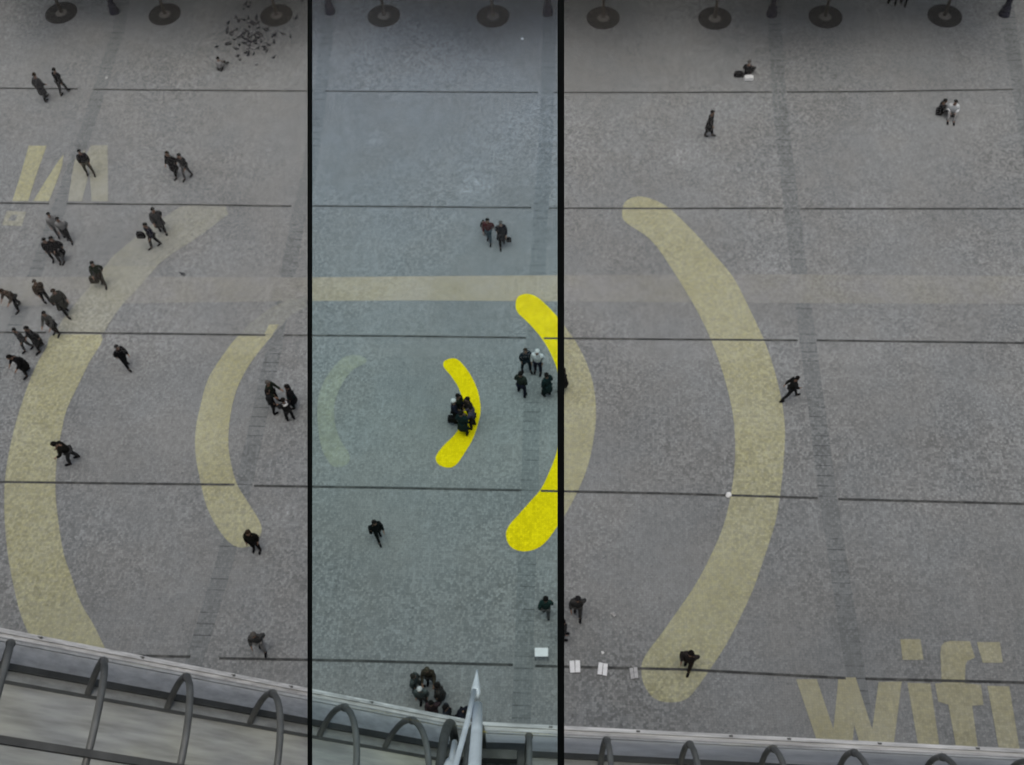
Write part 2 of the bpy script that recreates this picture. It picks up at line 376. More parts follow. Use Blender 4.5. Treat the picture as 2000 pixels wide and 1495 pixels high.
# arms that carry the window from the facade
Wm = win.matrix_world.copy(); Wm.translation = win.location
inv = Wm.inverted()
for sx in (-1, 1):
    for sy in (-1, 1):
        a_ = Wm @ Vector((sx*(HW+.03), sy*(HH+.03), .03))
        bm = bmesh.new(); tube(bm, [inv @ a_, inv @ Vector((a_.x, -45.9, a_.z+.3))], .035, 8); from_bm('support_arm', bm, M_BLK, win)

# ---------------------------------------------------------------- escalator tube on the facade
M_RIB = simple('grey_painted_steel', (.19, .192, .188), .45, .2, .2, 3)
M_RAIL = simple('dark_rail_steel', (.095, .097, .094), .5, .2, .25, 3)
m, nt, b = nodes('weathered_white_metal'); M_LEDGE = m
p = pos(nt); mp = nt.nodes.new('ShaderNodeMapping'); nt.links.new(p, mp.inputs[0]); mp.inputs['Scale'].default_value = (.8, 9, 4)
nt.links.new(mult(nt, (.60, .60, .60), ramp(nt, noise(nt, mp.outputs[0], 1.5, 6, .7), .3, .7, .5, 1.25)), b.inputs['Base Color']); b.inputs['Roughness'].default_value = .5
def dusty(name, c):
    m, nt, b = nodes(name); p = pos(nt); mp = nt.nodes.new('ShaderNodeMapping'); nt.links.new(p, mp.inputs[0]); mp.inputs['Scale'].default_value = (.7, 6, 5)
    nt.links.new(mult(nt, c, ramp(nt, noise(nt, mp.outputs[0], 1.5, 6, .65), .3, .7, .72, 1.2)), b.inputs['Base Color']); b.inputs['Roughness'].default_value = .5; return m
M_SIDE = dusty('dusty_shelf_metal', (.58, .58, .585))
M_SIDE2 = dusty('grimy_shelf_metal', (.42, .43, .43))
m, nt, b = nodes('streaked_cover'); M_DECK = m
tc = nt.nodes.new('ShaderNodeTexCoord'); mp = nt.nodes.new('ShaderNodeMapping'); nt.links.new(pos(nt), mp.inputs[0])
mp.inputs['Rotation'].default_value = (0, 0, math.radians(28)); mp.inputs['Scale'].default_value = (.7, 5.5, 1)
f1 = noise(nt, mp.outputs[0], 1.6, 5, .55)
base = mixc(nt, ramp(nt, noise(nt, pos(nt), .5, 3), .4, .6), (.46, .465, .46), (.52, .515, .46))
nt.links.new(mult(nt, base, ramp(nt, f1, .30, .70, .70, 1.22)), b.inputs['Base Color']); b.inputs['Roughness'].default_value = .4
m = bpy.data.materials.new('tube_glass'); m.use_nodes = True; nt = m.node_tree; nt.nodes.clear(); M_TGL = m
out = nt.nodes.new('ShaderNodeOutputMaterial'); tr = nt.nodes.new('ShaderNodeBsdfTransparent'); tr.inputs[0].default_value = (.97, .98, .975, 1)
gl = nt.nodes.new('ShaderNodeBsdfGlossy'); gl.inputs['Roughness'].default_value = .12
fr = nt.nodes.new('ShaderNodeFresnel'); fr.inputs[0].default_value = 1.13
ms = nt.nodes.new('ShaderNodeMixShader'); nt.links.new(fr.outputs[0], ms.inputs[0]); nt.links.new(tr.outputs[0], ms.inputs[1]); nt.links.new(gl.outputs[0], ms.inputs[2]); nt.links.new(ms.outputs[0], out.inputs[0])

OFF = 4.8
R0 = 1.35
EDGE1 = [(20, 1256), (195, 1292), (352, 1323), (518, 1353), (655, 1380), (788, 1403)]
EDGE2 = [(1032, 1436), (1180, 1444), (1338, 1453), (1497, 1461), (1652, 1468), (1820, 1477), (1985, 1484)]
def segment(label, A, B, hoop_t, t0, t1, tilt=None):
    """A,B: points of the outermost line; hoops at parameters t (metres from A)"""
    ax = (B-A).normalized(); yv = Vector((0, 1, 0)); n = ax.cross(yv).normalized()
    if n.z < 0: n = -n
    hn = Vector((math.sin(tilt), 0, math.cos(tilt))) if tilt is not None else n
    def HP(t, dy, dz): return A + ax*t + yv*dy + hn*dz - root.location
    root = empty('escalator_tube', A+ax*t0 - yv*R0); tag(root, label, 'escalator tube', 'glazed escalator tubes on the facade')
    def P(t, dy, dz): return A + ax*t + yv*dy + n*dz - root.location
    def ribbon(name, sec, mat):
        bm = bmesh.new()
        n_ = max(2, int((t1-t0)/1.2)); rings = []
        for i in range(n_+1):
            t = t0+(t1-t0)*i/n_
            rings.append([bm.verts.new(P(t, dy, dz)) for dy, dz in sec])
        for a_, b_ in zip(rings, rings[1:]):
            for k_ in range(len(sec)): bm.faces.new((a_[k_], a_[(k_+1) % len(sec)], b_[(k_+1) % len(sec)], b_[k_]))
        bm.faces.new(rings[0]); bm.faces.new(rings[-1][::-1]); bmesh.ops.recalc_face_normals(bm, faces=bm.faces[:])
        return from_bm(name, bm, mat, root)
    def rect(y0, y1, z0, z1): return [(y0, z0), (y1, z0), (y1, z1), (y0, z1)]
    ribbon('outer_ledge', [(-.01, .0), (.10, -.015), (.17, -.015), (.17, .01), (.10, .015), (-.01, .035)], M_LEDGE)
    ribbon('ledge_lip', rect(.10, .13, .018, .05), M_LEDGE)
    def arc(a0, a1, r=R0+.012, th=.02):
        aa = [math.radians(a0+(a1-a0)*i/5) for i in range(6)]
        return [(r*math.cos(a)-R0, r*math.sin(a)) for a in aa] + [((r+th)*math.cos(a)-R0, (r+th)*math.sin(a)) for a in aa[::-1]]
    ribbon('outer_shelf', rect(-.08, .21, -.75, -.72), M_SIDE)
    ribbon('main_rail', rect(-.17, -.08, -.75, -.66), M_RAIL)
    ribbon('inner_shelf', rect(-.31, -.17, -.75, -.725), M_SIDE2)
    ribbon('inner_rail', rect(-.355, -.31, -.75, -.685), M_RAIL)
    ribbon('walkway_cover', rect(-2.42, -.355, -.745, -.71), M_DECK)
    ra = math.radians(98)
    ribbon('ridge_rail', [(R0*math.cos(ra)-R0+dy, R0*math.sin(ra)+dz) for dy, dz in ((-.045, -.05), (.045, -.05), (.045, .04), (-.045, .04))], M_RAIL)
    # glazing skin, upper half
    sec = [(R0*math.cos(a)-R0, R0*math.sin(a)) for a in [math.radians(6+168*i/18) for i in range(19)]]
    bm = bmesh.new(); rings = []
    for t in (t0, t1): rings.append([bm.verts.new(P(t, dy*.985, dz*.985)) for dy, dz in sec])
    for k_ in range(18): bm.faces.new((rings[0][k_], rings[0][k_+1], rings[1][k_+1], rings[1][k_]))
    from_bm('glazing', bm, M_TGL, root, True)
    for t in hoop_t:
        bm = bmesh.new(); pts = []
        for i in range(41):
            a = 2*math.pi*i/40
            pts.append(HP(t, (R0-.06)*math.cos(a)-R0, (R0-.06)*math.sin(a)))
        tube(bm, pts, .047, 10, False, ref=hn.cross(yv))
        for aa in (math.radians(18), math.radians(98)):
            # clamp where the hoop meets a rail
            cpt = [HP(t, (R0-.06)*math.cos(aa+d)-R0, (R0-.06)*math.sin(aa+d)) for d in (-.035, .035)]
            tube(bm, cpt, .064, 10, True, ref=ax)
        from_bm('hoop', bm, M_RIB, root, True)
        # small bolt plate on the ledge
    for i, t in enumerate(hoop_t[:-1]):
        bm = bmesh.new(); q = P(t+.35+.37*((i*7) % 3)/2, .13, .03); box(bm, q, (.06, .03, .05)); from_bm('bolt_plate', bm, M_RAIL, root)
    return ax
OUT1 = [on_y(x, y, OFF) for x, y in EDGE1]; OUT2 = [on_y(x, y, OFF) for x, y in EDGE2]
A1, B1 = OUT1[0], OUT1[-1]; ax1 = (B1-A1).normalized()
t1s = [(q-A1).dot(ax1) for q in OUT1]
step = (t1s[-1])/(len(t1s)-1)
A2, B2 = OUT2[0], OUT2[-1]; ax2 = (B2-A2).normalized()
t2s = [(q-A2).dot(ax2) for q in OUT2]
J1 = on_y(930, 1422, OFF); tj1 = (J1-A1).dot(ax1); J2 = on_y(935, 1427, OFF); tj2 = (J2-A2).dot(ax2)
segment('sloping glazed escalator tube with grey hoops at the lower left', A1, B1, [-3*step, -2*step, -step]+t1s, -4.5*step, tj1, math.radians(28.5))
step2 = t2s[-1]/(len(t2s)-1)
segment('level glazed escalator tube with grey hoops at the lower right', A2, B2, t2s+[t2s[-1]+step2*i for i in (1, 2, 3)], tj2+.05, t2s[-1]+4*step2)
# collar where both tubes meet
bm = bmesh.new(); pts = []
for i in range(41):
    a = 2*math.pi*i/40; pts.append(Vector((0, (R0-.02)*math.cos(a), (R0-.02)*math.sin(a))))
tube(bm, pts, .10, 10, False, ref=Vector((1, 0, 0)))
tube(bm, [p_+Vector((-.40, 0, .18)) for p_ in pts], .07, 10, False, ref=Vector((1, 0, 0)))
box(bm, (.05, .6, -.82), (1.3, 1.5, .08)); box(bm, (0, R0-.3, -.45), (1.2, .14, .3))
box(bm, (.1, .35, -.6), (.9, .25, .3))
o = from_bm('tube_joint', bm, M_RAIL, None, False); o.location = on_y(935, 1424, OFF)-Vector((0, R0, 0))
tag(o, 'dark steel joint where the sloping and the level tube meet', 'steel joint')

# white steel mast with pointed tip
M_WHT = simple('white_painted_steel', (.92, .92, .95), .35, 0, .10, 3)
def bar_px(bm, pts, n=10):
    tube(bm, [at_depth(x, y, d) for x, y, d, r in pts], [r/FPX*d for x, y, d, r in pts], n)
base_p = at_depth(925, 1560, 10.5)
mast = empty('steel_mast', base_p); tag(mast, 'white steel mast with a needle point in front of the tube joint', 'mast')
def mpart(name, pts, n=10):
    bm = bmesh.new(); bar_px(bm, pts, n); o = from_bm(name, bm, M_WHT, mast, True); o.data.transform(Matrix.Translation(-base_p)); return o
mpart('pointed_tip', [(931.5, 1309, 14.9, 1.5), (931, 1322, 14.8, 3.6), (930, 1336, 14.6, 6.5), (929, 1352, 14.4, 9.5), (928, 1362, 14.3, 7)])
mpart('tie_rod', [(926, 1350, 14.3, 5), (915, 1400, 13.4, 5.2), (902, 1450, 12.6, 5.5), (889, 1497, 11.8, 6), (868, 1575, 10.5, 6.5)])
mpart('column', [(933, 1379, 13.9, 9.5), (931, 1430, 13.0, 11), (927, 1495, 11.9, 12.5), (921, 1580, 10.5, 14.5)], 14)
mpart('short_strut', [(888, 1450, 13.0, 5.5), (883, 1490, 12.3, 8), (874, 1560, 11, 9)])
mpart('anchor_plate', [(880, 1488, 12.4, 9), (879, 1500, 12.2, 13), (876, 1530, 11.8, 14)])

# ---------------------------------------------------------------- the museum building behind and below the viewer
M_CON = simple('painted_steel_frame', (.22, .22, .22), .5, 0, .1, .5)
m, nt, b = nodes('facade_glass'); M_FG = m; b.inputs['Base Color'].default_value = (.05, .06, .065, 1); b.inputs['Roughness'].default_value = .12
bl = empty('museum_building', (0, -46, 0)); tag(bl, 'large steel and glass museum building below and behind the window', 'building')
bm = bmesh.new(); box(bm, (0, -16.2, 23), (120, 32, 46)); from_bm('wall', bm, simple('facade_grey', (.06, .06, .06), .6), bl)
for fl in range(6):
    for bay in range(12):
        bm = bmesh.new(); box(bm, (-55+bay*10, -.16, 3.6+fl*7), (9.2, .08, 5.6)); from_bm('window', bm, M_FG, bl)
for i in range(13):
    bm = bmesh.new(); tube(bm, [(-60+i*10, .25, 0), (-60+i*10, .25, 44)], .3, 12); from_bm('column', bm, M_CON, bl, True)
for fl in range(7):
    bm = bmesh.new(); box(bm, (0, .05, .5+fl*7), (120, .3, .5)); from_bm('floor_beam', bm, M_CON, bl)

# unseen stone houses across the square, added to block sky and darken far paving
M_STONE = simple('pale_limestone', (.36, .34, .30), .85, 0, .15, .7); M_ZINC = simple('zinc_roof', (.12, .13, .15), .5, .2, .1, 1)
for i, (x0, wd, ht) in enumerate(((-44, 20, 23), (-23, 16, 25), (-6, 18, 23.5), (13, 15, 26), (29, 22, 24))):
    h_ = empty('sky_blocker_house', (x0+wd/2, 14, 0)); tag(h_, 'unseen limestone house with zinc roof added to block sky, number %s from the left' % ('one', 'two', 'three', 'four', 'five')[i], 'building', 'unseen houses added to block the sky')
    bm = bmesh.new(); box(bm, (0, 6, ht/2), (wd-.2, 12, ht)); from_bm('wall', bm, M_STONE, h_)
    bm = bmesh.new(); v = [bm.verts.new(q) for q in ((-wd/2+.1, -.3, ht), (wd/2-.1, -.3, ht), (wd/2-.1, 12.2, ht), (-wd/2+.1, 12.2, ht), (-wd/2+.6, 1.6, ht+3), (wd/2-.6, 1.6, ht+3), (wd/2-.6, 10, ht+3), (-wd/2+.6, 10, ht+3))]
    for f_ in ((0, 1, 5, 4), (1, 2, 6, 5), (2, 3, 7, 6), (3, 0, 4, 7), (4, 5, 6, 7), (3, 2, 1, 0)): bm.faces.new([v[k_] for k_ in f_])
    from_bm('roof', bm, M_ZINC, h_)
    nw = int(wd//3)
    for fl in range(7):
        for c_ in range(nw):
            bm = bmesh.new(); box(bm, (-wd/2+(c_+.5)*wd/nw, -.02, 2.2+fl*3.3), (1.2, .08, 2.1)); wo = from_bm('window', bm, M_FG, h_)
            if fl:
                bm = bmesh.new(); box(bm, (-wd/2+(c_+.5)*wd/nw, -.12, 1.08+fl*3.3), (1.5, .25, .12)); from_bm('sill', bm, M_STONE, wo)

# ---------------------------------------------------------------- trees in iron grates
M_BARK = simple('bark', (.10, .085, .07), .9, 0, .35, 12)
M_GRATE = simple('cast_iron_grate', (.045, .044, .043), .6, .3, .3, 10)
M_SOIL = simple('grate_soil', (.17, .16, .145), .95, 0, .35, 20)
m, nt, b = nodes('leaves'); M_LEAF = m
oi = nt.nodes.new('ShaderNodeTexCoord'); f = noise(nt, oi.outputs['Object'], 1.3, 3)
nt.links.new(mixc(nt, ramp(nt, f, .35, .65), (.035, .055, .02), (.08, .11, .035)), b.inputs['Base Color']); b.inputs['Roughness'].default_value = .6
def make_tree(seed):
    rnd = random.Random(seed)
    tb = bmesh.new()
    tube(tb, [(0, 0, 0), (.02, 0, 1.2), (-.02, .03, 2.6), (0, .02, 4.2), (.03, 0, 6.2)], [.10, .078, .072, .065, .04], 10)
    tips = []
    for i in range(9):
        a = i*2.4+rnd.random(); z0 = 3.6+i*.32; l = 1.9+rnd.random()*1.3
        p0 = Vector((0, 0, z0)); p1 = p0+Vector((math.cos(a)*l*.5, math.sin(a)*l*.5, .8)); p2 = p0+Vector((math.cos(a)*l, math.sin(a)*l, 1.7+rnd.random()))
        tube(tb, [p0, p1, p2], [.05, .035, .015], 6); tips += [p1, p2]
    tips += [Vector((0, 0, 6.5)), Vector((0, 0, 7.3))]
    lb = bmesh.new()
    for _ in range(5200):
        c = rnd.choice(tips) + Vector((rnd.gauss(0, .55), rnd.gauss(0, .55), rnd.gauss(0, .45)))
        if c.z < 3.9: c.z = 3.9+rnd.random()*.6
        s = .12+rnd.random()*.12
        q = Matrix.Rotation(rnd.random()*6.28, 3, 'Z') @ Matrix.Rotation(rnd.gauss(0, .7), 3, 'X')
        vs = [lb.verts.new(c + q @ Vector(v)*s) for v in ((-.5, -.9, 0), (.5, -.9, 0), (.65, .3, .1), (0, 1, 0), (-.65, .3, .1))]
        lb.faces.new(vs)
    tm = bpy.data.meshes.new('trunk'); tb.to_mesh(tm); tb.free(); tm.materials.append(M_BARK)
    lm = bpy.data.meshes.new('crown'); lb.to_mesh(lm); lb.free(); lm.materials.append(M_LEAF)
    for p_ in tm.polygons: p_.use_smooth = True
    return tm, lm
TM = [make_tree(s) for s in (1, 2, 3)]
def grate_mesh():
    bm = bmesh.new(); n = 48
    rings = [(.20, .84, 12)]
    # concentric slotted rings with radial ribs
    for r0, r1 in ((.34, .37), (.42, .49), (.52, .59), (.62, .69), (.72, .79), (.82, .90)):
        lo = [[], []]
        for k_ in range(n):
            a = 2*math.pi*k_/n
            lo[0].append((math.cos(a)*r0, math.sin(a)*r0)); lo[1].append((math.cos(a)*r1, math.sin(a)*r1))
        v = [[bm.verts.new((x, y, z)) for x, y in lo[j]] for j in (0, 1) for z in (.012, .045)]
        for k_ in range(n):
            k2 = (k_+1) % n
            bm.faces.new((v[1][k_], v[3][k_], v[3][k2], v[1][k2])); bm.faces.new((v[0][k_], v[1][k_], v[1][k2], v[0][k2])); bm.faces.new((v[3][k_], v[2][k_], v[2][k2], v[3][k2]))
    for k_ in range(16):
        a = 2*math.pi*k_/16; M_ = Matrix.Rotation(a, 4, 'Z'); box(bm, (.58, 0, .032), (.48, .035, .018), M_)
    me = bpy.data.meshes.new('iron_ring'); bm.to_mesh(me); bm.free(); me.materials.append(M_GRATE); return me
GM = grate_mesh()
bm = bmesh.new(); lathe(bm, [(.89, .006), (.87, .011)], 40); SM = bpy.data.meshes.new('soil'); bm.to_mesh(SM); bm.free(); SM.materials.append(simple('dark_soil', (.05, .048, .045), .95, 0, .3, 15))
bm = bmesh.new(); lathe(bm, [(.335, .01), (.32, .03), (.2, .045), (.05, .05)], 32); SM2 = bpy.data.meshes.new('gravel_bed'); bm.to_mesh(SM2); bm.free(); SM2.materials.append(M_SOIL)
GR = [(120, 26), (322, 29), (540, 31), (750, 32), (963, 33), (1178, 36), (1396, 37), (1612, 34), (1845, 32)]
where = ['leftmost of the row', 'second from the left', 'beside the flock of pigeons', 'first one seen through the blue green pane', 'second one seen through the blue green pane', 'first one right of the right window bar', 'second one right of the right window bar', 'third one right of the right window bar', 'rightmost of the row']
for i, (x, y) in enumerate(GR):
    q = at(x, y)
    gr = empty('tree_grate', q); tag(gr, 'round dark iron tree grate, '+where[i], 'tree grate', 'round tree grates in a row')
    link('iron_ring', GM, None, gr); link('soil', SM, None, gr); link('gravel_bed', SM2, None, gr)
    tr_ = empty('tree', q+Vector((.0, .05, .03)), random.random()*6); tag(tr_, 'slim young tree growing from the round grate, '+where[i], 'tree', 'young trees in a row')
    tm, lm = TM[i % 3]; link('trunk', tm, None, tr_); link('crown', lm, None, tr_)

# lamp posts on the bands
M_POST = simple('dark_lamp_post', (.022, .022, .038), .5, .3, .25, 6)
M_LANT = simple('milky_glass', (.7, .7, .68), .3)
bm = bmesh.new(); lathe(bm, [(.30, 0), (.30, .10), (.27, .14), (.27, .22), (.22, .26), (.22, .40), (.24, .44), (.24, .50), (.17, .58)], 20); P_BASE = bpy.data.meshes.new('base'); bm.to_mesh(P_BASE); bm.free(); P_BASE.materials.append(M_POST)
bm = bmesh.new(); lathe(bm, [(.165, .58), (.155, 1.2), (.18, 1.24), (.18, 1.32), (.13, 1.36), (.09, 5), (.07, 7.5)], 16); P_COL = bpy.data.meshes.new('column'); bm.to_mesh(P_COL); bm.free(); P_COL.materials.append(M_POST)
bm = bmesh.new(); lathe(bm, [(.08, 7.5), (.22, 7.55), (.30, 8.0), (.26, 8.2), (.05, 8.3)], 16); P_LAN = bpy.data.meshes.new('lantern'); bm.to_mesh(P_LAN); bm.free(); P_LAN.materials.append(M_LANT)
for me in (P_BASE, P_COL, P_LAN):
    for p_ in me.polygons: p_.use_smooth = False
lw = ['leftmost of the row', 'just right of the left window bar', 'just left of the right window bar', 'between second and third grate right of the bar', 'rightmost of the row']
for i, (x, y) in enumerate([(224, 24), (645, 24), (1070, 27), (1507, 29), (1961, 29)]):
    r_ = empty('street_lamp', at(x, y)); tag(r_, 'dark lamp post with a stepped base, '+lw[i], 'street lamp', 'lamp posts between the trees')
    link('base', P_BASE, None, r_); link('column', P_COL, None, r_); link('lantern', P_LAN, None, r_)

# ---------------------------------------------------------------- people
def skin_mesh(name, nd, ed, root, sub=1):
    me = bpy.data.meshes.new('tmp'); me.from_pydata([n_[0] for n_ in nd], ed, [])
    ob = bpy.data.objects.new('tmp', me); col.objects.link(ob)
    ob.modifiers.new('s', 'SKIN'); ob.modifiers['s'].use_smooth_shade = True
    for i, n_ in enumerate(nd):
        sv = me.skin_vertices[0].data[i]; r = n_[1]
        sv.radius = r if isinstance(r, tuple) else (r, r); sv.use_root = (i == root)
    if sub:
        sm = ob.modifiers.new('u', 'SUBSURF'); sm.levels = sub; sm.render_levels = sub
    dg = bpy.context.evaluated_depsgraph_get(); dg.update()
    out = bpy.data.meshes.new_from_object(ob.evaluated_get(dg)); out.name = name
    bpy.data.objects.remove(ob); bpy.data.meshes.remove(me)
    for p_ in out.polygons: p_.use_smooth = True
    return out
def make_pose(name, stride=0.0, arms=(0, 0), lean=0.0, spread=.10, seated=False, arm_up=None, bend=0.0):
    H = .95 if not seated else .16
    nd, ed = [], []
    def add(p_, r, par=None):
        nd.append((p_, r)); i = len(nd)-1
        if par is not None: ed.append((par, i))
        return i
    def L(z): return lean*(z-H)
    hz = H
    pel = add((0, 0, hz), (.15, .12)); bel = add((0, L(hz+.17), hz+.17), (.13, .11), pel); che = add((0, L(hz+.38), hz+.38), (.16, .125), bel)
    nb = add((0, L(hz+.53), hz+.53), .075, che); nk = add((0, L(hz+.59)+.01, hz+.59), .056, nb)
    h1 = add((0, L(hz+.64)+.03, hz+.655), .078, nk); h2 = add((0, L(hz+.70)+.03, hz+.735), .095, h1); h3 = add((0, L(hz+.74)+.02, hz+.81), .065, h2)
    nose = add((0, L(hz+.70)+.135, hz+.72), .014, h2)
    hands = []; armpts = []; legpts = []
    for sgn, sw in ((-1, arms[0]), (1, arms[1])):
        sh = Vector((sgn*.19, L(hz+.47), hz+.47)); el = Vector((sgn*.25, L(hz+.2)+sw*.5-.04, hz+.20)); wr = Vector((sgn*.23, L(hz)+sw+.06, hz-.02 + abs(sw)*.25))
        if seated: el = Vector((sgn*.26, .05, hz+.22)); wr = Vector((sgn*.16, .30, hz+.24))
        if arm_up and arm_up == sgn: el = Vector((sgn*.40, .05, hz+.50)); wr = Vector((sgn*.55, .10, hz+.72))
        s_ = add(tuple(sh), .065, che); e_ = add(tuple(el), .047, s_); w_ = add(tuple(wr), .031, e_)
        d = (wr-el).normalized(); pm = wr+d*.07; pa = add(tuple(pm), (.036, .022), w_)
        side = Vector((0, 1, 0)) if abs(d.y) < .8 else Vector((1, 0, 0))
        for fi, fl in zip((-1.5, -.5, .5, 1.5), (.062, .075, .080, .070)):
            f0 = add(tuple(pm+d*.03+side*fi*.018), .009, pa); add(tuple(pm+d*(.03+fl)+side*fi*.02+Vector((-sgn*.018, 0, 0))), .008, f0)
        add(tuple(wr+d*.06+side*.05+Vector((-sgn*.01, 0, 0))), .010, w_)
        armpts.append((sh, el, wr))
    for sgn, st in ((-1, stride), (1, -stride)):
        if seated:
            hip = Vector((sgn*.10, 0, hz-.02)); kn = Vector((sgn*.17, .38, .42)); an = Vector((sgn*.14, .62, .08)); to = Vector((sgn*.15, .78, .035))
        else:
            hip = Vector((sgn*.09, 0, hz-.04)); kn = Vector((sgn*spread, st*.55+.03+abs(st)*.12, .50)); lift = .10*abs(st) if st < 0 else 0
            an = Vector((sgn*spread, st, .09+lift)); to = Vector((sgn*spread*1.15, st+.15, .035+lift*.3))
        a0 = add(tuple(hip), .095, pel); a1 = add(tuple(kn), .060, a0); a2 = add(tuple(an), .040, a1); add(tuple(to), (.04, .028), a2)
        legpts.append((hip, kn, an, to))
    body = skin_mesh('body_'+name, nd, ed, 0)
    # coat
    nd2, ed2 = [], []
    def add2(p_, r, par=None):
        nd2.append((tuple(p_), r)); i = len(nd2)-1
        if par is not None: ed2.append((par, i))
        return i
    c0 = add2((0, L(hz-.06), hz-.08 if not seated else hz-.02), (.20, .165)); c1 = add2((0, L(hz+.15), hz+.15), (.185, .155), c0); c2 = add2((0, L(hz+.36), hz+.36), (.20, .165), c1); c3 = add2((0, L(hz+.50), hz+.50), (.105, .10), c2)
    c4 = add2((0, L(hz+.57), hz+.565), .085, c3)
    for sh, el, wr in armpts:
        s_ = add2(sh, .098, c2); e_ = add2(el, .078, s_); add2(wr, .060, e_)
    coat = skin_mesh('coat_'+name, nd2, ed2, 0)
    # trousers
    nd3, ed3 = [((0, 0, hz-.01), (.165, .135))], []
    for hip, kn, an, to in legpts:
        i0 = len(nd3); nd3.append((tuple(hip), .115)); ed3.append((0, i0)); nd3.append((tuple(kn), .082)); ed3.append((i0, i0+1)); nd3.append((tuple(an), .066)); ed3.append((i0+1, i0+2))
    trs = skin_mesh('trousers_'+name, nd3, ed3, 0)
    # shoes
    bm = bmesh.new()
    for hip, kn, an, to in legpts:
        mid = (an+to)/2; d = (to-an); ang = math.atan2(d.y, d.x)
        n_ = 12
        for z0, r in ((0, 1.0),):
            prof = [(-.11, .035), (-.08, .046), (0, .045), (.08, .05), (.13, .04), (.155, .015)]
            rings = []
            for yy, rr in prof:
                zc = max(mid.z-.045, 0)
                rings.append([bm.verts.new((mid.x+rr*math.cos(2*math.pi*k_/n_), mid.y+yy, zc+.045+.045*math.sin(2*math.pi*k_/n_)*(1 if yy < .05 else .7))) for k_ in range(n_)])
            for a_, b_ in zip(rings, rings[1:]):
                for k_ in range(n_): bm.faces.new((a_[k_], a_[(k_+1) % n_], b_[(k_+1) % n_], b_[k_]))
            bm.faces.new(rings[0]); bm.faces.new(rings[-1][::-1])
    shoes = bpy.data.meshes.new('shoes_'+name); bm.to_mesh(shoes); bm.free()
    for p_ in shoes.polygons: p_.use_smooth = True
    # hair cap
    hc = Vector((0, L(hz+.70)+.02, hz+.755))
    def hair(long):
        bm = bmesh.new(); bmesh.ops.create_icosphere(bm, subdivisions=3, radius=1)
        dels = [v for v in bm.verts if (v.co.z < (-.75 if long else -.2) or (v.co.y > .35 and v.co.z < .35))]
        bmesh.ops.delete(bm, geom=dels, context='VERTS')
        for v in bm.verts:
            v.co = Vector((v.co.x*.112, v.co.y*.125-.005, v.co.z*(.125 if v.co.z > 0 else (.22 if long else .13)))) + hc
            v.co += Vector((random.uniform(-.004, .004),)*3)
        me = bpy.data.meshes.new('hair_'+name); bm.to_mesh(me); bm.free()
        for p_ in me.polygons: p_.use_smooth = True
        return me
    # coat skirt for long coats
    bm = bmesh.new()
    lathe(bm, [(.19, hz+.08), (.205, hz-.05), (.235, hz-.25), (.265, hz-.42), (.25, hz-.42), (.17, hz)], 20, (0, L(hz), 0), 1, .85)
    for v in bm.verts:
        a = math.atan2(v.co.y, v.co.x); v.co.x *= 1+.05*math.sin(5*a); v.co.y *= 1+.06*math.sin(4*a+1)
    skirt = bpy.data.meshes.new('skirt_'+name); bm.to_mesh(skirt); bm.free()
    for p_ in skirt.polygons: p_.use_smooth = True
    # bake long coat as one mesh
    lc = bmesh.new(); lc.from_mesh(coat); lc.from_mesh(skirt); longcoat = bpy.data.meshes.new('long_coat_'+name); lc.to_mesh(longcoat); lc.free()
    for p_ in longcoat.polygons: p_.use_smooth = True
    return dict(body=body, coat=coat, long=longcoat, trs=trs, shoes=shoes, hair=hair(False), lhair=hair(True), hc=hc)
POSES = {
    'stand': make_pose('stand', .03, (.0, .04), 0, .12),
    'wide': make_pose('wide', .10, (.10, -.02), .03, .17),
    'walk': make_pose('walk', .18, (-.16, .16), .06, .09),
    'walk2': make_pose('walk2', -.22, (.18, -.14), .08, .09),
    'hold': make_pose('hold', .05, (.34, .30), .02, .13),
    'run': make_pose('run', .46, (-.30, .34), .22, .10, arm_up=1),
    'bent': make_pose('bent', .18, (.34, .30), .38, .11),
    'sit': make_pose('sit', 0, (0, 0), .12, .15, seated=True),
}
_cloth = {}
def cloth(c, rough=.95):
    c = tuple(v*(.68 if max(c) < .2 else 1) for v in c)
    if c not in _cloth:
        _cloth[c] = simple('cloth_%d' % len(_cloth), c, rough, 0, .22, 9)
    return _cloth[c]
SKIN = simple('skin', (.26, .16, .115), .55, 0, .08, 12)
BLK = (.009, .009, .011); CHAR = (.022, .022, .024); GREY = (.06, .06, .062); MID = (.13, .13, .135); LG = (.24, .24, .24); WHITE = (.62, .64, .66)
NAVY = (.012, .014, .030); BROWN = (.085, .062, .045); DBR = (.035, .027, .022); TEAL = (.010, .030, .032); GRN = (.022, .032, .020); RED = (.10, .018, .022); JEAN = (.06, .10, .13); KHA = (.09, .085, .065); PUR = (.10, .09, .14)
HB = (.012, .010, .009); HBR = (.04, .025, .015); HG = (.14, .13, .12); HW_ = (.6, .6, .6)
def set_mat(o, mat):
    if not o.data.materials: o.data.materials.append(None)
    o.material_slots[0].link = 'OBJECT'; o.material_slots[0].material = mat
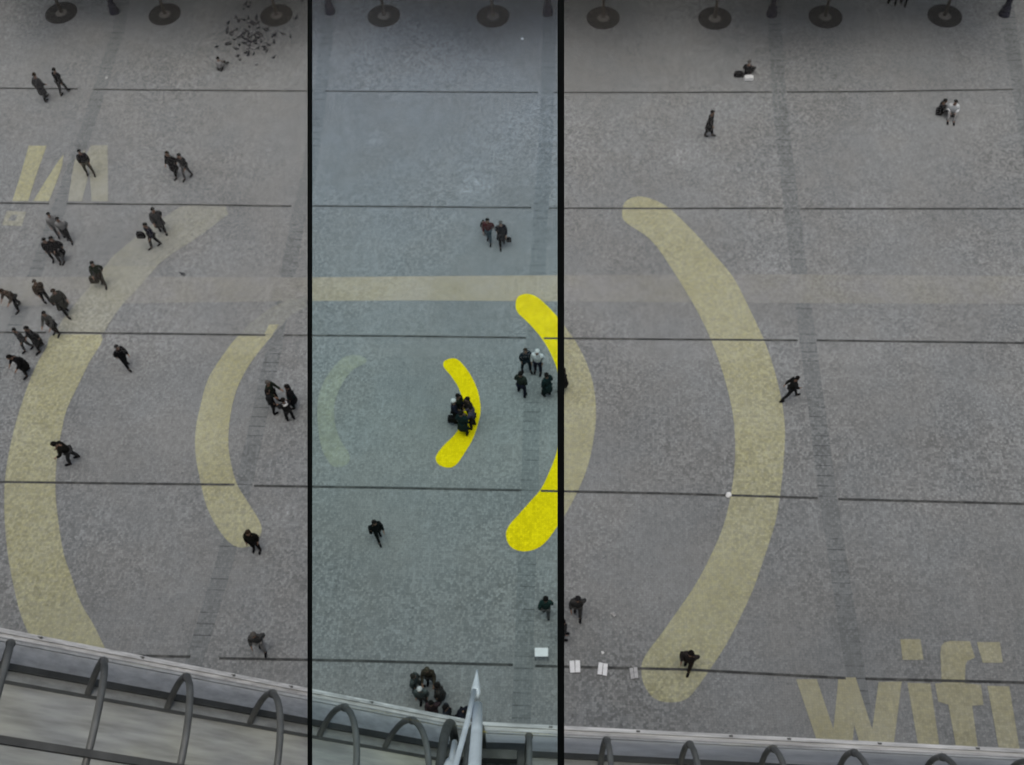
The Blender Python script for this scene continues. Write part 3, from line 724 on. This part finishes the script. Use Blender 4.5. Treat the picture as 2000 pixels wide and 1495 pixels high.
def person(px, py, label, pose='walk', face=0, coat=BLK, trs=BLK, hair=HB, long=False, lhair=False, h=1.0, group=None, wide=1.0, shoes=BLK):
    ps = POSES[pose]
    q = at(px, py)
    o = bpy.data.objects.new('person', ps['body']); col.objects.link(o); set_mat(o, SKIN)
    o.location = q; o.rotation_euler = (0, 0, -math.radians(face)); wide = .97+(wide-1)*.6; h = h*.97; o.scale = (h*wide, h*wide, h)
    tag(o, label, 'person', group)
    for nm, me, mt in (('long_coat' if long else 'jacket', ps['long'] if long else ps['coat'], cloth(coat)), ('trousers', ps['trs'], cloth(trs)), ('shoes', ps['shoes'], cloth(shoes)), ('hair', ps['lhair'] if lhair else ps['hair'], cloth(hair))):
        c = bpy.data.objects.new(nm, me); col.objects.link(c); c.parent = o; set_mat(c, mt)
    return o
# face: 0 = walking away up the picture, 90 = to the right, 180 = towards the building
person(91, 196, 'slim person in a dark grey long coat, left of the pair crossing the drain', 'walk', 20, GREY, CHAR, HBR, True, h=1.06, wide=.95)
person(127, 184, 'person in a black jacket, right one of the pair crossing the top left drain', 'walk2', 20, BLK, GREY, HB)
person(178, 341, 'person in a black jacket walking alone over the dim worn letters', 'wide', 160, (.012, .012, .016), KHA, HB, h=1.02)
person(346, 343, 'person all in black, left one of the pair right of the worn letters', 'walk', 200, BLK, BLK, HBR, long=True, wide=1.05)
person(369, 347, 'person in a charcoal jacket, right one of the pair right of the worn letters', 'walk2', 200, CHAR, MID, HB)
person(318, 452, 'person in a bulky charcoal coat, rear of the pair atop the large left arc', 'walk', 150, GREY, BLK, HB, True, wide=1.2)
person(306, 481, 'person in a navy black jacket, front of the pair atop the large left arc', 'walk2', 215, NAVY, CHAR, HB, wide=1.05)
person(120, 462, 'person in a pale grey coat, left of the grey pair near the square ring', 'stand', 150, LG, MID, HB)
person(137, 470, 'person in pale grey with dark trousers, right of the pair near the square ring', 'walk', 160, LG, CHAR, HB)
person(112, 511, 'person in black, left of the tight pair above the beige strip', 'wide', 170, BLK, CHAR, HB, wide=1.05)
person(126, 507, 'person in a wide black coat, right of the tight pair above the beige strip', 'walk', 190, BLK, MID, HB, True, wide=1.08)
person(204, 556, 'person in a dark green jacket and brown trousers stepping over the beige strip', 'walk', 165, GRN, (.06, .05, .038), HB, h=1.02)
person(39, 601, 'person in a brown hooded coat at the far left edge of the beige strip', 'bent', 205, BROWN, BLK, HBR, wide=1.2)
person(94, 592, 'person in a brown jacket and black trousers, left of the beige strip pair', 'walk', 130, BROWN, BLK, HBR, h=1.02)
person(131, 612, 'person in an olive grey coat, right of the pair on the beige strip', 'walk2', 130, (.055, .055, .045), BLK, HBR, True, wide=1.15, h=1.08)
person(113, 652, 'person in a grey jacket with a dark bag where left arc meets drain', 'hold', 190, (.08, .08, .075), DBR, HB)
person(82, 681, 'person in a black coat just below the drain at the left', 'walk', 215, BLK, BLK, HB, True, wide=1.12, h=1.02)
person(58, 683, 'slim person in dark grey, left neighbour of the black coat below the drain', 'walk2', 210, GREY, GREY, HB, wide=.8)
person(56, 728, 'person in a bulky black coat on the outer edge of the large left arc', 'bent', 210, BLK, CHAR, HB, True, wide=1.15)
person(250, 716, 'lone person in black between the two left arcs', 'walk2', 130, BLK, BLK, HB)
person(147, 900, 'stooping person in black stepping off the large left arc', 'bent', 250, (.013, .012, .009), GREY, HB, wide=1.25)
person(538, 786, 'grey haired person in olive black, back left of the group by the left bar', 'hold', 110, GRN, BLK, HG)
person(537, 803, 'person in charcoal, front left of the group beside the left window bar', 'wide', 60, CHAR, CHAR, HB, wide=1.05)
person(576, 794, 'person in a black coat, rightmost of the group beside the left window bar', 'stand', 250, BLK, TEAL, HB, True, wide=1.1)
person(569, 821, 'person with a white scarf, lowest of the group beside the left window bar', 'hold', 320, CHAR, CHAR, HB)
person(503, 1073, 'person in a bulky black coat at the lower tip of the middle left arc', 'stand', 180, (.012, .012, .009), BLK, HBR, wide=1.15)
person(514, 1266, 'person in a grey coat with light trousers above the escalator tube left of the bar', 'walk', 170, (.10, .10, .10), LG, HG, wide=1.2)
q = at(569, 821); bm = bmesh.new(); lathe(bm, [(.10, 0), (.15, .01), (.16, .06), (.12, .11), (.07, .12)], 16); sc_o = from_bm('scarf', bm, cloth((.7, .7, .7)), None, True)
_p = [o for o in bpy.data.objects if o.get('label', '').startswith('person with a white scarf')][0]; sc_o.parent = _p; sc_o.location = (0, .01, 1.38)
# seen through the middle pane
g5 = 'huddle of people on the small vivid arc'
person(900, 812, 'person in dark green, top left of the huddle on the small vivid arc', 'stand', 120, GRN, BLK, HB)
person(919, 818, 'person in a dark brown jacket, top right of the huddle on the small vivid arc', 'stand', 230, DBR, BLK, HB, wide=1.05)
person(891, 822, 'person in a white cap, leftmost of the huddle on the small vivid arc', 'hold', 90, NAVY, BLK, HW_, wide=1.1)
person(906, 847, 'person in a dark teal coat, lowest of the huddle on the small vivid arc', 'wide', 10, TEAL, GRN, HB, True)
person(925, 835, 'person in a purple grey jacket, right side of the huddle on the small vivid arc', 'hold', 280, PUR, DBR, HB)
person(956, 472, 'person in a dark red jacket and blue jeans above the beige strip', 'walk', 185, RED, JEAN, HB, h=.98)
person(981, 479, 'person with grey hair in a black coat beside the one in the red jacket', 'walk2', 175, (.008, .009, .016), BLK, HG, True, h=1.02)
person(946, 455, 'small child in dark clothes beside the person in the red jacket', 'walk', 185, DBR, CHAR, HB, h=.55)
person(1028, 724, 'person in dark blue, back left of the four beside the right window bar', 'wide', 160, (.010, .022, .034), (.010, .022, .034), HBR)
person(1051, 727, 'person in a white jacket and cap, dark trousers, just above the cross band', 'stand', 190, WHITE, NAVY, HW_, wide=1.15)
person(1019, 771, 'person in olive, front left of the four beside the right window bar', 'wide', 20, (.028, .038, .030), NAVY, HB, wide=1.12)
person(1069, 773, 'person in a long teal coat, front right of the four by the bar', 'stand', 320, TEAL, TEAL, HB, True, wide=1.1)
person(1100, 762, 'person in black half hidden behind the right window bar beside the painted arc', 'stand', 270, BLK, BLK, HB, True, wide=1.15)
person(741, 1052, 'person in black walking alone below the drain in the middle pane', 'walk2', 150, (.006, .010, .010), (.006, .010, .010), HB)
person(1067, 1203, 'person in a teal jacket below the vivid arc, just left of the right window bar', 'walk', 0, (.022, .055, .05), MID, HB, wide=1.05)
person(843, 1334, 'person with brown hair in a brown jacket, top of the group above the escalator tube', 'hold', 180, (.07, .06, .045), GREY, (.10, .085, .06))
person(815, 1347, 'person in a grey green coat, left of the group above the escalator tube', 'wide', 100, (.09, .11, .11), (.10, .11, .11), (.04, .04, .035))
person(829, 1372, 'person with a white cap in the middle of the group above the escalator tube', 'stand', 180, (.14, .17, .17), GREY, HW_)
person(862, 1366, 'person in a charcoal coat, right of the group above the escalator tube', 'stand', 260, (.06, .055, .052), DBR, HB, True, wide=1.1)
person(851, 1396, 'person in dark maroon, lowest of the group above the escalator tube', 'walk', 180, (.08, .05, .055), (.07, .045, .05), HB)
person(906, 1408, 'person in a dark navy coat beside the white mast', 'bent', 120, (.020, .022, .035), BLK, HB, True, wide=1.25)
person(877, 1407, 'person in a dark slate jacket left of the white mast', 'stand', 90, (.03, .034, .045), CHAR, HB, wide=1.1)
# right pane
person(1128, 1198, 'person in a bulky dark grey coat just right of the right window bar', 'walk', 180, (.07, .07, .07), (.1, .1, .1), CHAR, wide=1.25)
person(1099, 1245, 'person in dark grey half hidden behind the right window bar above the paper sheets', 'stand', 90, (.045, .045, .045), GREY, HB, wide=1.15)
person(1343, 1302, 'person in a dark brown coat on the lower end of the largest right arc', 'walk', 200, (.045, .038, .038), DBR, HB, wide=1.25)
person(1383, 266, 'lone person in a charcoal coat below the top right drain', 'walk', 110, (.025, .025, .026), BLK, HB, True, wide=.95)
person(1539, 780, 'slim person in black striding right of the largest arc with one arm raised', 'run', 75, (.012, .013, .013), (.025, .027, .03), HB, wide=.85)
g = 'people sitting on the paving at the top right'
person(1833, 222, 'person in black sitting on the ground, left one of the sitting pair', 'sit', 100, BLK, CHAR, HB, group=g)
person(1857, 222, 'person in a white coat sitting on the ground, right one of the sitting pair', 'sit', 190, WHITE, LG, HB, wide=1.15, group=g)
person(1458, 149, 'person in black sitting beside a white bag above the top right drain', 'sit', 30, BLK, CHAR, HG, group=g)
person(1741, 11, 'left one of two people cut by the top edge between the trees', 'wide', 0, CHAR, BLK, HB)
person(1763, 12, 'right one of two people cut by the top edge between the trees', 'walk', 0, BLK, BLK, HB)
person(431, 137, 'child in pale grey crouching apart from the pigeons', 'sit', 20, LG, GREY, HB, h=.85)

# bags and loose things
def bag(px, py, label, c, s=(.34, .18, .38), z=0.0, rz=0.0, name='bag', cat='bag', strap=True):
    q = at(px, py, z)
    r_ = empty(name, q, rz); tag(r_, label, cat)
    bm = bmesh.new(); box(bm, (0, 0, s[2]/2), s); bmesh.ops.bevel(bm, geom=bm.edges[:], offset=min(s)*.28, segments=3, profile=.6, affect='EDGES')
    for v in bm.verts: v.co.x *= 1-.15*(v.co.z/s[2]); v.co.y *= 1-.3*(v.co.z/s[2])
    from_bm('pouch', bm, cloth(c), r_, True)
    if strap:
        bm = bmesh.new(); tube(bm, [(-s[0]*.3, 0, s[2]*.92), (-s[0]*.22, 0, s[2]*1.25), (s[0]*.22, 0, s[2]*1.25), (s[0]*.3, 0, s[2]*.92)], .014, 6); from_bm('handle', bm, cloth(c), r_)
bag(1462, 156, 'small white bag on the paving in front of the sitting person', (.8, .8, .8), (.52, .30, .26))
bag(1442, 149, 'black bag lying left of the white bag', BLK, (.50, .30, .28))
bag(277, 464, 'black shoulder bag at the left side of the walker in navy', BLK, (.42, .22, .36), .75)
bag(186, 552, 'brown shopping bag carried beside the walker on the beige strip', (.075, .065, .05), (.42, .2, .42), .35)
bag(105, 637, 'black bag carried by the person in grey by the drain', BLK, (.36, .22, .34), .8)
bag(994, 472, 'small black bag swinging from the person in the black coat', BLK, (.26, .16, .26), .35)
bag(725, 1040, 'narrow black bag held at arm length by the lone walker in the middle pane', BLK, (.13, .2, .5), .35)
bag(1331, 1283, 'dark bag held out by the walker on the largest arc', DBR, (.16, .2, .45), .55)
bag(884, 822, 'black bag at the left of the huddle on the small arc', BLK, (.42, .3, .36), .25)
M_PAPER = simple('white_card', (.80, .81, .83), .6, 0, .06, 5)
# folding table with white top
q = at(1058, 1283); t_ = empty('folding_table', q, .03); tag(t_, 'small folding table with a bright white top above the drain, left of the bar', 'table')
bm = bmesh.new(); box(bm, (0, 0, .52), (.50, .34, .03)); bmesh.ops.bevel(bm, geom=bm.edges[:], offset=.008, segments=2, affect='EDGES'); from_bm('tabletop', bm, M_PAPER, t_)
for sx in (-1, 1):
    for sy in (-1, 1):
        bm = bmesh.new(); tube(bm, [(sx*.22, sy*.13, .505), (sx*.24, sy*.15, 0)], .012, 6); from_bm('leg', bm, M_RAIL, t_)
def board(px, py, label, w_, d_, rz, c=None):
    """pair of printed cards lying side by side on the paving"""
    q = at(px, py, .022); r_ = empty('card_display', q, rz); tag(r_, label, 'card display', 'white card displays along the drain')
    for i in (-1, 1):
        bm = bmesh.new(); box(bm, (i*w_*.26, random.uniform(-.015, .015), .02), (w_*.46, d_, .035), Matrix.Rotation(random.uniform(-.05, .05), 4, 'Z')); from_bm('card', bm, c or M_PAPER, r_)
    bm = bmesh.new(); box(bm, (0, 0, -.004), (w_*1.08, d_*1.05, .008)); from_bm('mat', bm, cloth(MID), r_)
board(1123, 1303, 'white card display on the drain, nearest to the right window bar', .40, .46, .05)
board(1177, 1308, 'white card display on the drain, second from the right window bar', .36, .46, -.12)
board(1238, 1315, 'dimmer grey card display beside the foot of the largest arc', .30, .42, .1, simple('grey_card', (.45, .45, .46), .6))
def litter(px, py, label, r_=.09, c=(.8, .8, .8)):
    bm = bmesh.new(); bmesh.ops.create_icosphere(bm, subdivisions=2, radius=r_)
    for v in bm.verts: v.co *= random.uniform(.7, 1.15); v.co.z = v.co.z*.5
    o = from_bm('crumpled_paper', bm, cloth(c)); o.location = at(px, py, r_*.45); tag(o, label, 'litter', 'bits of litter')
litter(1423, 967, 'white crumpled paper on the drain at the inner edge of the largest arc', .13)
litter(1177, 1275, 'tiny white scrap just above the second card display', .06)
litter(1198, 1200, 'pale scrap on the paving right of the bulky grey coat', .12, (.35, .35, .35))
litter(1020, 76, 'small white scrap below the grate in the middle pane', .09)
litter(208, 152, 'small pale scrap beside the leftmost band above the drain', .09, (.45, .45, .45))

# ---------------------------------------------------------------- pigeons
M_PIG = simple('pigeon_feathers', (.05, .052, .06), .7, 0, .35, 14)
M_PIGL = simple('pale_pigeon_feathers', (.30, .30, .31), .7, 0, .3, 14)
nd = [((0, 0, .13), (.07, .065)), ((0, .09, .15), (.055, .055)), ((0, .15, .21), .03), ((0, .17, .25), .032), ((0, .21, .245), .008), ((0, -.11, .11), (.045, .03)), ((0, -.22, .09), (.04, .010)),
      ((.035, .01, .05), .010), ((.035, .01, .008), .007), ((.035, .045, .006), .006), ((-.035, .01, .05), .010), ((-.035, .01, .008), .007), ((-.035, .045, .006), .006)]
PM = skin_mesh('pigeon_body', nd, [(0, 1), (1, 2), (2, 3), (3, 4), (0, 5), (5, 6), (0, 7), (7, 8), (8, 9), (0, 10), (10, 11), (11, 12)], 0)
bm = bmesh.new()
for s in (-1, 1):
    vs = [bm.verts.new(v) for v in ((s*.062, .08, .17), (s*.085, .02, .15), (s*.075, -.10, .13), (s*.03, -.20, .115), (s*.045, -.06, .175))]
    bm.faces.new(vs)
bmesh.ops.solidify(bm, geom=bm.faces[:], thickness=.008)
WM = bpy.data.meshes.new('wings'); bm.to_mesh(WM); bm.free()
rnd = random.Random(11)
spots = [(462, 37), (467, 45), (455, 62), (478, 42), (486, 38), (492, 47), (500, 48), (470, 68), (476, 67), (487, 68), (492, 66), (500, 74), (508, 70), (513, 72), (505, 77), (538, 72), (534, 73),
         (424, 94), (443, 89), (450, 88), (462, 110), (465, 112), (480, 105), (486, 92), (484, 96), (488, 90), (462, 98), (520, 92), (522, 102), (518, 98), (525, 90), (579, 38), (490, 8), (477, 20), (486, 16), (590, 3), (357, 537), (444, 66), (445, 60), (568, 74)]
for _ in range(62):
    spots.append((rnd.gauss(484, 21), rnd.gauss(70, 25)))
proto = None
for i, (x, y) in enumerate(spots):
    o = bpy.data.objects.new('pigeon', PM); col.objects.link(o)
    pale = rnd.random() < .16; mt = M_PIGL if pale else M_PIG
    set_mat(o, mt)
    o.location = at(x, y); s = rnd.uniform(.58, .82); o.scale = (s*1.25, s, s*1.1); o.rotation_euler = (0, 0, rnd.random()*6.28)
    c = bpy.data.objects.new('wings', WM); col.objects.link(c); c.parent = o; set_mat(c, mt)
    if (x, y) == (357, 537): tag(o, 'single dark pigeon alone on the beige strip between the left arcs', 'pigeon')
    elif (x, y) == (590, 3): tag(o, 'dark pigeon at the top edge beside the left window bar', 'pigeon')
    elif (x, y) == (579, 38): tag(o, 'dark pigeon on the right side of the tree grate beside the flock', 'pigeon')
    elif (x, y) == (424, 94): tag(o, 'dark pigeon standing farthest left of the flock', 'pigeon')
    elif pale: tag(o, 'pale pigeon in the flock beside the tree grate', 'pigeon', 'pale pigeons of the flock')
    else: tag(o, 'dark pigeon in the flock beside the tree grate', 'pigeon', 'dark pigeons of the flock')
